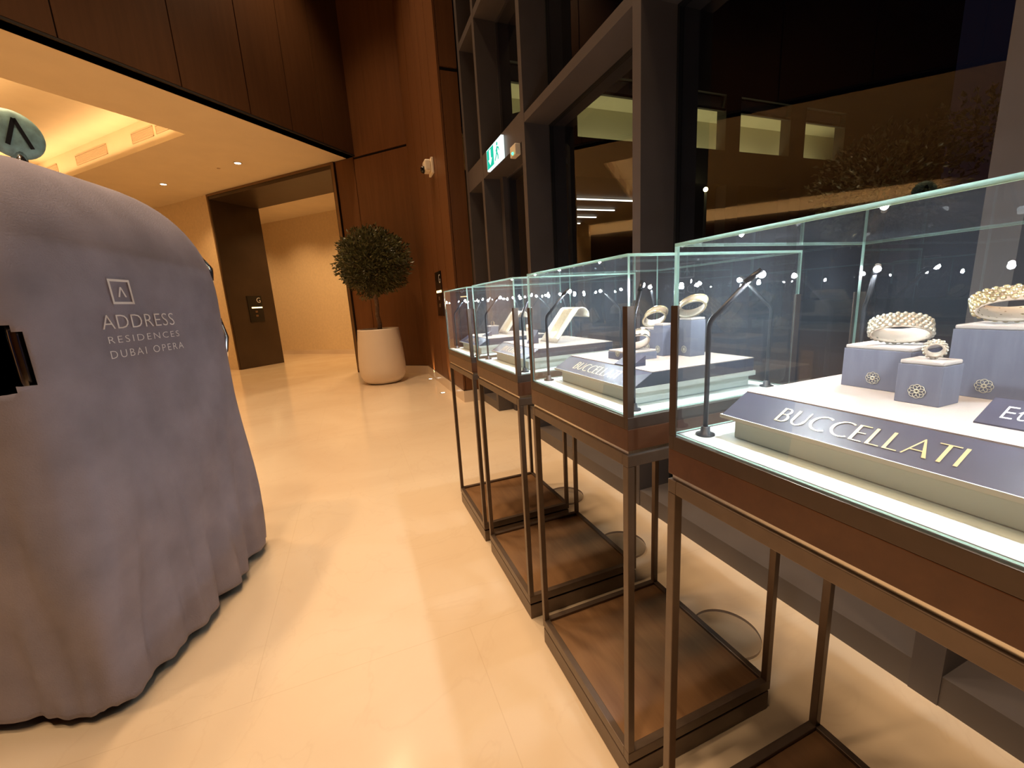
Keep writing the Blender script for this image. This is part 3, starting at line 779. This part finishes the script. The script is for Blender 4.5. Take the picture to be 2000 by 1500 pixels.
for sx in (-1,1):
    for sy in (-1,1):
        x0 = -HW if sx < 0 else HW-0.0185; y0 = -HW if sy < 0 else HW-0.0185
        MB().box(x0, x0+0.0185, y0, y0+0.0185, Z0+0.040, 0.880).build('leg', M['case'], case, bevel=0.0015)
ring(MB(), HW, 0.020, 0.880, 0.906).build('top_rail', M['case'], case, bevel=0.0015)
MB().box(-HW+0.006, HW-0.006, -HW+0.006, HW-0.006, 0.906, 0.917).build('light_gap', M['silver'], case)
MB().box(-HW, HW, -HW, HW, 0.917, 0.966).build('apron', M['casewood'], case, bevel=0.0015)
ring(MB(), HW, 0.012, 0.966, 0.992).build('glass_frame', M['casedark'], case, bevel=0.001)
MB().box(-HW+0.012, HW-0.012, -HW+0.012, HW-0.012, 0.968, 0.995).build('deck', M['deck'], case)
g = 0.0055
for (o, ex_, ey_, ez_) in (((-HW+0.003,-HW+0.003,0.9955), (0,2*HW-0.006,0), (0,0,0.3275), (g,0,0)),
                           ((HW-0.003-g,-HW+0.003,0.9955), (0,2*HW-0.006,0), (0,0,0.3275), (g,0,0)),
                           ((-HW+0.003+g,-HW+0.003,0.9955), (2*HW-0.006-2*g,0,0), (0,0,0.3275), (0,g,0)),
                           ((-HW+0.003+g,HW-0.003-g,0.9955), (2*HW-0.006-2*g,0,0), (0,0,0.3275), (0,g,0)),
                           ((-HW+0.003,-HW+0.003,1.3230), (2*HW-0.006,0,0), (0,2*HW-0.006,0), (0,0,g))):
    MB().pane(o, ex_, ey_, ez_).build('glass_pane', [M['glass'], M['edge']], case)
for sx in (-1,1):
    for sy in (-1,1):
        m = MB(); w = 0.016; e_ = 0.0025
        x0 = sx*HW; y0 = sy*HW
        m.box(min(x0, x0-sx*w), max(x0, x0-sx*w), min(y0, y0-sy*e_), max(y0, y0-sy*e_), 0.992, 1.226)
        m.box(min(x0, x0-sx*e_), max(x0, x0-sx*e_), min(y0-sy*e_, y0-sy*w), max(y0-sy*e_, y0-sy*w), 0.992, 1.226)
        m.build('corner_post', M['casedark'], case)
for sx in (-1,1):
    for sy in (-1,1):
        bx, by = sx*(HW-0.046), sy*(HW-0.040)
        zt = 1.205
        path = [(bx,by,0.999),(bx,by,zt-0.02)]
        for i in range(1, 6):
            a_ = (PI/3.4)*i/5; path.append((bx - sx*0.022*(1-math.cos(a_)), by - sy*0.022*(1-math.cos(a_)), zt-0.02+0.030*math.sin(a_)))
        ex_, ey_ = bx - sx*0.046, by - sy*0.036
        path.append((ex_, ey_, 1.262))
        arm = MB().tube(path, 0.0042, 10).build('lamp_arm', M['rod'], case)
        MB().lathe([(0.001,0.9955),(0.016,0.9955),(0.016,0.998),(0.0085,1.0),(0.0075,1.010),(0.001,1.012)], (bx,by,0), 20).build('lamp_foot', M['rod'], arm)
        MB().tube([(ex_+sx*0.006,ey_+sy*0.005,1.257),(ex_-sx*0.012,ey_-sy*0.010,1.275)], 0.0052, 10).build('lamp_head', M['rod'], arm)
        MB().ball((ex_-sx*0.013, ey_-sy*0.010, 1.2685), 0.0055, 10, 8).build('led', M['led'], arm)
ac = MB().lathe([(0.001,0.0),(0.112,0.0),(0.114,0.002),(0.114,0.013),(0.112,0.015),(0.001,0.015)], (HW+0.112,0,0), 48)
for i in range(len(ac.f)):
    zz = [ac.v[k].z for k in ac.f[i]]
    ac.m[i] = 1 if (max(zz)-min(zz) > 0.008) else 0
ac.build('stabiliser_disc', [M['acrylic'], M['acrylicedge']], case, 'clear acrylic foot disc on the floor')
cases = [case]
for k, lab in ((1, 'second glass display case from the right, with the low grey block'), (2, 'third glass display case from the right, with the curved necklace ramp'), (3, 'farthest glass display case, nearest the wood wall')):
    cases.append(dup(case, (XC, CY[k], 0), lab))
for k in range(4):
    for sx in (-1,1):
        for sy in (-1,1):
            ex_, ey_ = sx*(HW-0.046-0.059), sy*(HW-0.040-0.046)
            spot((XC+ex_, CY[k]+ey_, 1.262), (-sx*0.45, -sy*0.45, -1), 2.1, COOL, 150, 0.5, 0.006, 'case_led')

# ------------------------------------------------------------------ display risers with sign
ZR = 1.070
ris = thing('display_riser', 'stepped white riser with cream top and gold lettered navy sign in the nearest case', 'riser', (XC, CY[0], 0.995), group='stepped risers in the cases')
hy = 0.192
MB().box(-0.178, 0.185, -hy+0.012, hy-0.012, 0.0005, 0.030).build('base', M['riser'], ris, bevel=0.002)
MB().prism([(-0.178,0.030),(-0.196,0.036),(-0.196,0.042),(0.19,0.042),(0.19,0.030)], 'y', -hy-0.003, hy+0.003).build('lip', M['riser'], ris)
MB().prism([(-0.194,0.042),(-0.139,0.0735),(0.185,0.0735),(0.185,0.042)], 'y', -hy, hy).build('sign_panel', M['navy'], ris)
MB().box(-0.139, 0.186, -hy+0.001, hy-0.001, 0.0735, 0.0755).build('top_pad', M['pad'], ris)
sa = Vector((-0.194,0,0.042)); sb = Vector((-0.139,0,0.0735)); su = (sb-sa); sn = Vector((-su.z,0,su.x)).normalized()
vs, fs = serif_word('BUCCELLATI'); vs = fit(vs, -0.108, 0.102, 0.24, 0.72)
mb = MB(); mb.add([sa + su*v + Vector((0,-u,0)) + sn*0.0012 for u, v in vs], fs); mb.build('lettering', M['gold'], ris, 'gold capital lettering')
risers = [ris]
for k, lab in ((1, 'stepped white riser with navy sign in the case second from the right'), (2, 'stepped white riser under the curved necklace ramp'), (3, 'stepped white riser in the farthest case')):
    risers.append(dup(ris, (XC, CY[k], 0.995), lab))

# ------------------------------------------------------------------ jewellery and its stands
def flower(mb, fn, r):
    for k in range(8):
        a_ = 2*PI*k/8; c_ = (0.55*r*math.cos(a_), 0.55*r*math.sin(a_))
        n = 14; path = [fn(c_[0]+0.40*r*math.cos(2*PI*i/n), c_[1]+0.40*r*math.sin(2*PI*i/n)) for i in range(n+1)]
        mb.tube(path, r*0.035, 4, False)
    path = [fn(0.26*r*math.cos(2*PI*i/12), 0.26*r*math.sin(2*PI*i/12)) for i in range(13)]
    mb.tube(path, r*0.07, 4, False)
def block(x0, x1, y0, y1, h, label, emblem=True, padw=0.004):
    root = thing('display_block', label, 'display block', ((x0+x1)/2, (y0+y1)/2, ZR+0.0006), group='linen display blocks')
    a, b = (x1-x0)/2, (y1-y0)/2
    MB().box(-a, a, -b, b, 0, h-0.004).build('body', M['block'], root, bevel=0.0008)
    MB().box(-a+0.001, a-0.001, -b+0.001, b-0.001, h-0.004, h+0.002).build('pad', M['pad'], root, bevel=0.002)
    if emblem:
        mb = MB(); flower(mb, lambda u, v: Vector((-a-0.0008, -u, 0.019+v)), 0.0105); mb.build('emblem', M['goldline'], root)
    return root
def frame_axes(ax):
    ax = Vector(ax).normalized(); s = ax.cross(Vector((0,0,1))).normalized(); u = s.cross(ax).normalized(); return ax, s, u
def bangle(name, label, cat, pos, ax, a, b, wid, th, beads=True, mats=('leather','pearl'), group=None, rows=4, roll=0.0):
    """elliptic cuff standing on its rim; ax = axis direction"""
    root = thing(name, label, cat, pos, group=group)
    ax, s, u = frame_axes(ax)
    s, u = s*math.cos(roll)+u*math.sin(roll), u*math.cos(roll)-s*math.sin(roll)
    n = 56
    def P(k, da, off):
        w = 2*PI*k/n
        return s*((a+off)*math.cos(w)) + u*((b+off)*math.sin(w)) + ax*da
    allz = [P(k, da, th*(1.9 if beads else 1)).z for k in range(n) for da in (-wid/2, wid/2)]
    lift = Vector((0,0,-min(allz)))
    vs, fs = [], []
    prof = [(-wid/2,0),(-wid*0.3,-th*0.15),(0,-th*0.2),(wid*0.3,-th*0.15),(wid/2,0),(wid/2,th*0.8),(wid*0.3,th),(0,th*1.15),(-wid*0.3,th),(-wid/2,th*0.8)]
    m_ = len(prof)
    for k in range(n):
        for da, off in prof: vs.append(P(k, da, off)+lift)
    for k in range(n):
        for q_ in range(m_):
            fs.append((k*m_+q_, k*m_+(q_+1)%m_, ((k+1)%n)*m_+(q_+1)%m_, ((k+1)%n)*m_+q_))
    MB().add(vs, fs, 0, True).build('band', M[mats[0]], root)
    if beads:
        mb = MB(); per = 2*PI*math.sqrt((a*a+b*b)/2); nb = max(14, int(per/(wid/rows*0.92)))
        for r_ in range(rows):
            da = (-0.5+(r_+0.5)/rows)*wid
            for k in range(nb):
                w = 2*PI*(k+0.5*(r_%2))/nb; bulge = th*(1.05+0.15*math.cos(da/wid*PI))
                c_ = s*((a+bulge)*math.cos(w)) + u*((b+bulge)*math.sin(w)) + ax*da + lift
                mb.ball(c_, wid/rows*0.52*(0.85+0.3*rnd.random()), 7, 5)
        o = mb.build('beads', M[mats[1]], root)
    else:
        for sg in (-1, 1):
            mb = MB(); path = [s*((a+th)*math.cos(2*PI*k/n)) + u*((b+th)*math.sin(2*PI*k/n)) + ax*sg*wid*0.42 + lift for k in range(n+1)]
            mb.tube(path, wid*0.09, 6, False); mb.build('rim', M[mats[1]], root)
    return root
# nearest case
block(0.796, 0.880, 0.364, 0.458, 0.070, 'wide navy grey block under the left bead bracelet in the nearest case')
block(0.742, 0.792, 0.3025, 0.3535, 0.061, 'small navy grey block under the bead ring')
block(0.842, 0.925, 0.255, 0.340, 0.104, 'tall navy grey block at the right edge of the photo')
TOPA, TOPB, TOPC = ZR+0.0726, ZR+0.0636, ZR+0.1066
bangle('bracelet', 'wide beaded bracelet with cream lining on the left block', 'bracelet', (0.836, 0.402, TOPA), (-0.80,-0.46,-0.62), 0.0345, 0.0155, 0.034, 0.003, group='beaded jewellery', rows=5)
bangle('ring', 'small beaded ring on the lowest block of the nearest case', 'ring', (0.766, 0.325, TOPB), (-0.86,-0.40,-0.25), 0.0082, 0.0082, 0.0125, 0.0030, group='beaded jewellery', rows=3)
bangle('bracelet', 'yellow gold beaded bracelet on the tall block at the right edge', 'bracelet', (0.884, 0.296, TOPC), (-0.80,-0.46,-0.62), 0.0375, 0.0175, 0.032, 0.003, mats=('leather','yellowgold'), group='beaded jewellery', rows=4)
def wedge(name, label, pos, w, text=None, d=0.044, h=0.026, rotz=0):
    root = thing(name, label, 'name card', pos, rotz)
    MB().prism([(-d/2,0.0),(-d/2,0.002),(d/2,h),(d/2,0.0)], 'y', -w/2, w/2).build('body', M['navy'], root)
    if text:
        vs, fs = text_polys(text, 1); vs = fit(vs, -w/2+0.017, w/2-0.014, 0.26, 0.72)
        A_ = Vector((-d/2,0,0.002)); U_ = Vector((d,0,h-0.002)); n_ = Vector((-U_.z,0,U_.x)).normalized()
        mb = MB(); mb.add([A_ + U_*v + Vector((0,-u,0)) + n_*0.0006 for u, v in vs], fs); mb.build('lettering', M['white'], root)
    return root
wedge('name_card', 'navy name card with white lettering before the tall block', (0.718, 0.200, ZR+0.0006), 0.100, 'Etoil\u00e8e')
# second case
block(0.683, 0.779, 0.915, 1.008, 0.024, 'low grey block in the case second from the right')
block(0.835, 0.895, 0.985, 1.060, 0.075, 'medium block under the left gold bangle in the second case')
block(0.815, 0.850, 0.934, 0.972, 0.090, 'slim tall block between the two gold bangles')
block(0.858, 0.910, 0.874, 0.920, 0.104, 'tall block under the right gold bangle in the second case')
bangle('bracelet', 'plain ivory and gold bangle tilted on the medium block', 'bracelet', (0.862, 1.022, ZR+0.0776), (-0.75,-0.55,-0.50), 0.034, 0.019, 0.034, 0.003, False, ('ivory','yellowgold'), roll=-0.50, group='gold bangles')
bangle('bracelet', 'plain ivory and gold bangle on the tall block of the second case', 'bracelet', (0.884, 0.898, ZR+0.1066), (-0.75,-0.55,-0.50), 0.036, 0.019, 0.036, 0.003, False, ('ivory','yellowgold'), roll=-0.42, group='gold bangles')
bangle('bracelet', 'pale bracelet with brown lining leaning on the low grey block', 'bracelet', (0.738, 0.948, ZR+0.0266), (-0.65,-0.70,-0.45), 0.032, 0.018, 0.034, 0.003, False, ('leather','chrome'), roll=-0.40)
wedge('name_card', 'blank navy wedge card before the low grey block', (0.656, 0.872, ZR+0.0006), 0.070)
# third case
def ramp(label, pos, prof, w):
    root = thing('necklace_ramp', label, 'jewellery ramp', pos, group='curved cream necklace ramps')
    n = len(prof); vs, fs = [], []; th = 0.004
    nr = []
    for i in range(n):
        a_ = Vector(prof[min(i+1,n-1)]) - Vector(prof[max(i-1,0)]); a_.normalize(); nr.append(Vector((-a_.y, a_.x)))
    for i in range(n):
        p_ = Vector(prof[i]); q_ = p_ - nr[i]*th
        vs += [(p_.x,-w/2,p_.y),(p_.x,w/2,p_.y),(q_.x,w/2,q_.y),(q_.x,-w/2,q_.y)]
    for i in range(n-1):
        for k in range(4): fs.append((i*4+k, i*4+(k+1)%4, i*4+4+(k+1)%4, i*4+4+k))
    fs.append((0,3,2,1)); e_ = (n-1)*4; fs.append((e_,e_+1,e_+2,e_+3))
    MB().add(vs, fs, 0, True).build('sheet', M['ivory'], root)
    # mesh necklace band lying on the ramp
    mb = MB(); vs, fs = [], []
    for i in range(1, n-1):
        p_ = Vector(prof[i]) + nr[i]*0.0012; vs += [(p_.x,-w*0.22,p_.y),(p_.x,w*0.22,p_.y)]
    for i in range(len(vs)//2-1): fs.append((2*i,2*i+1,2*i+3,2*i+2))
    mb.add(vs, fs, 0, True); mb.build('necklace_band', M['goldmesh'], root)
pr_ = []
for i in range(9): t_ = i/8; pr_.append((-0.085+0.1035*t_, 0.004+0.130*t_**0.95))
for i in range(1, 11): a_ = math.radians(122-13.5*i); pr_.append((0.037+0.035*math.cos(a_), 0.104+0.035*math.sin(a_)))
ramp('large curved cream necklace ramp in the third case', (0.845, 1.560, ZR+0.0006), pr_, 0.150)
cd = thing('earring_card', 'small cream earring card standing beside the curved ramp', 'earring card', (0.735, 1.690, ZR+0.0006))
MB().box(-0.006, 0.006, -0.026, 0.026, 0, 0.072).build('card', M['leather'], cd, bevel=0.002)
er = MB()
for sg in (-1, 1):
    er.tube([(-0.0075, sg*0.010+0.006*math.cos(2*PI*i/14), 0.054+0.006*math.sin(2*PI*i/14)) for i in range(15)], 0.0012, 5, False)
er.build('earring', M['yellowgold'], cd)
wedge('name_card', 'pale navy wedge card beside the large curved ramp', (0.700, 1.585, ZR+0.0006), 0.045, None, 0.035, 0.055)
# farthest case
ramp('small curved cream necklace ramp in the farthest case', (0.865, 2.215, ZR+0.0006), [(x*0.85, z*0.88) for x, z in pr_], 0.14)
rs = thing('ring_stand', 'small clear ring stand on the farthest riser', 'ring stand', (0.745, 2.235, ZR+0.0006))
MB().box(-0.022, 0.022, -0.030, 0.030, 0, 0.045).build('stand', M['block'], rs, bevel=0.001)
MB().box(-0.026, 0.026, -0.034, 0.034, 0.045, 0.050).build('stand_top', M['pad'], rs)
bangle('ring', 'thin gold ring standing on the farthest riser stand', 'ring', (0.745, 2.235, ZR+0.0512), (-0.8,-0.5,0.0), 0.011, 0.011, 0.004, 0.0012, False, ('yellowgold','yellowgold'))
wedge('name_card', 'small navy wedge card on the farthest riser', (0.680, 2.150, ZR+0.0006), 0.04)

# ------------------------------------------------------------------ outdoors
YB = 9.0
bd = thing('building', 'dark outdoor wing with lit clerestory openings', 'building', (8.0, YB, -0.06))
ops = [(3.3,4.72),(5.35,7.55),(8.24,9.83),(10.35,12.26),(12.88,14.62)]
ZB0, ZB1 = 4.85, 6.18
def bb(x0, x1, y0, y1, z0, z1): return MB().box(x0-8.0, x1-8.0, y0-YB, y1-YB, z0+0.06, z1+0.06)
w = bb(2.4, 20, YB, YB+0.3, 4.0, ZB0); q_ = bb(2.4, 20, YB, YB+0.3, ZB1, 12.0); w.add(q_.v, q_.f)
edges = [2.4] + [v for o in ops for v in o] + [20]
for i in range(0, len(edges), 2):
    q_ = bb(edges[i], edges[i+1], YB, YB+0.3, ZB0, ZB1); w.add(q_.v, q_.f)
w.build('wall', M['outwall'], bd)
bb(2.4, 20, YB+0.3, YB+8.5, 4.0, 4.1).build('canopy_soffit', M['outwall'], bd)
bb(2.4, 20, YB+8.5, YB+8.8, 0, 4.1).build('back_wall', M['outwall'], bd)
r_ = bb(2.4, 20, YB+0.92, YB+0.97, ZB0-0.5, ZB1)
for q_ in (bb(2.4, 20, YB+0.3, YB+0.92, 5.90, 5.95), bb(2.4, 20, YB+0.3, YB+0.97, ZB0-0.55, ZB0-0.5)): r_.add(q_.v, q_.f)
r_.build('recess', M['cream'], bd)
for (a, b) in ops:
    bb(a, b, YB+0.16, YB+0.22, 5.87, ZB1).build('upper_panel', M['cream'], bd)
    bb(a, b, YB+0.02, YB+0.10, 5.80, 5.86).build('glazing_bar', M['outwall'], bd)
    area(((a+b)/2, YB+0.55, ZB0-0.40), (0, 0.35, 1), 11, (1.0,0.86,0.42), b-a, 0.2, 'clerestory_light')
for x in (2.9, 5.03, 7.9, 10.1, 12.57):
    bb(x-0.22, x+0.22, YB-0.05, YB+0.3, 0, 4.0).build('column', M['outwall'], bd)
for y in (10.75, 11.98, 13.06, 14.15, 15.24):
    bb(5.0, 8.42, y-0.02, y+0.02, 3.93, 3.96).build('strip_light', M['strip'], bd)
tr_ = thing('street_tree', 'dark leafy tree outside the large window, lit from below', 'tree', (7.0, 3.8, -0.06))
MB().tube([(0,0,0),(0.05,0.03,1.0),(0.0,0.0,1.9),(0.1,-0.05,2.8)], [0.12,0.10,0.08,0.04], 10).build('trunk', M['bark'], tr_)
m = MB(); leaves(m, (0.0,0.0,2.55), (0.80,0.85,0.75), 2300, 0.075, 11, 1.6); leaves(m, (0.55,-0.75,3.05), (0.55,0.7,0.45), 900, 0.075, 12, 1.6)
m.build('foliage', M['outleaf'], tr_)
spot((6.0, 4.3, 1.2), (0.6, -0.3, 1), 40, (1.0,0.80,0.45), 60, 0.6, 0.05, 'tree_uplight')
sl = thing('street_lamp', 'distant yellow street lamp outside the large window', 'street lamp', (8.80, 8.6, -0.06))
MB().tube([(0,0,0),(0,0,3.74)], [0.05,0.03], 8).build('post', M['outwall'], sl)
MB().ball((0,0,3.80), 0.055, 10, 8).build('globe', M['streetlamp'], sl)

# label copied parts must stay true: nothing else to do
for o in SC.objects:
    if o.parent is not None:
        for k_ in ('category', 'group'):
            if k_ in o: del o[k_]
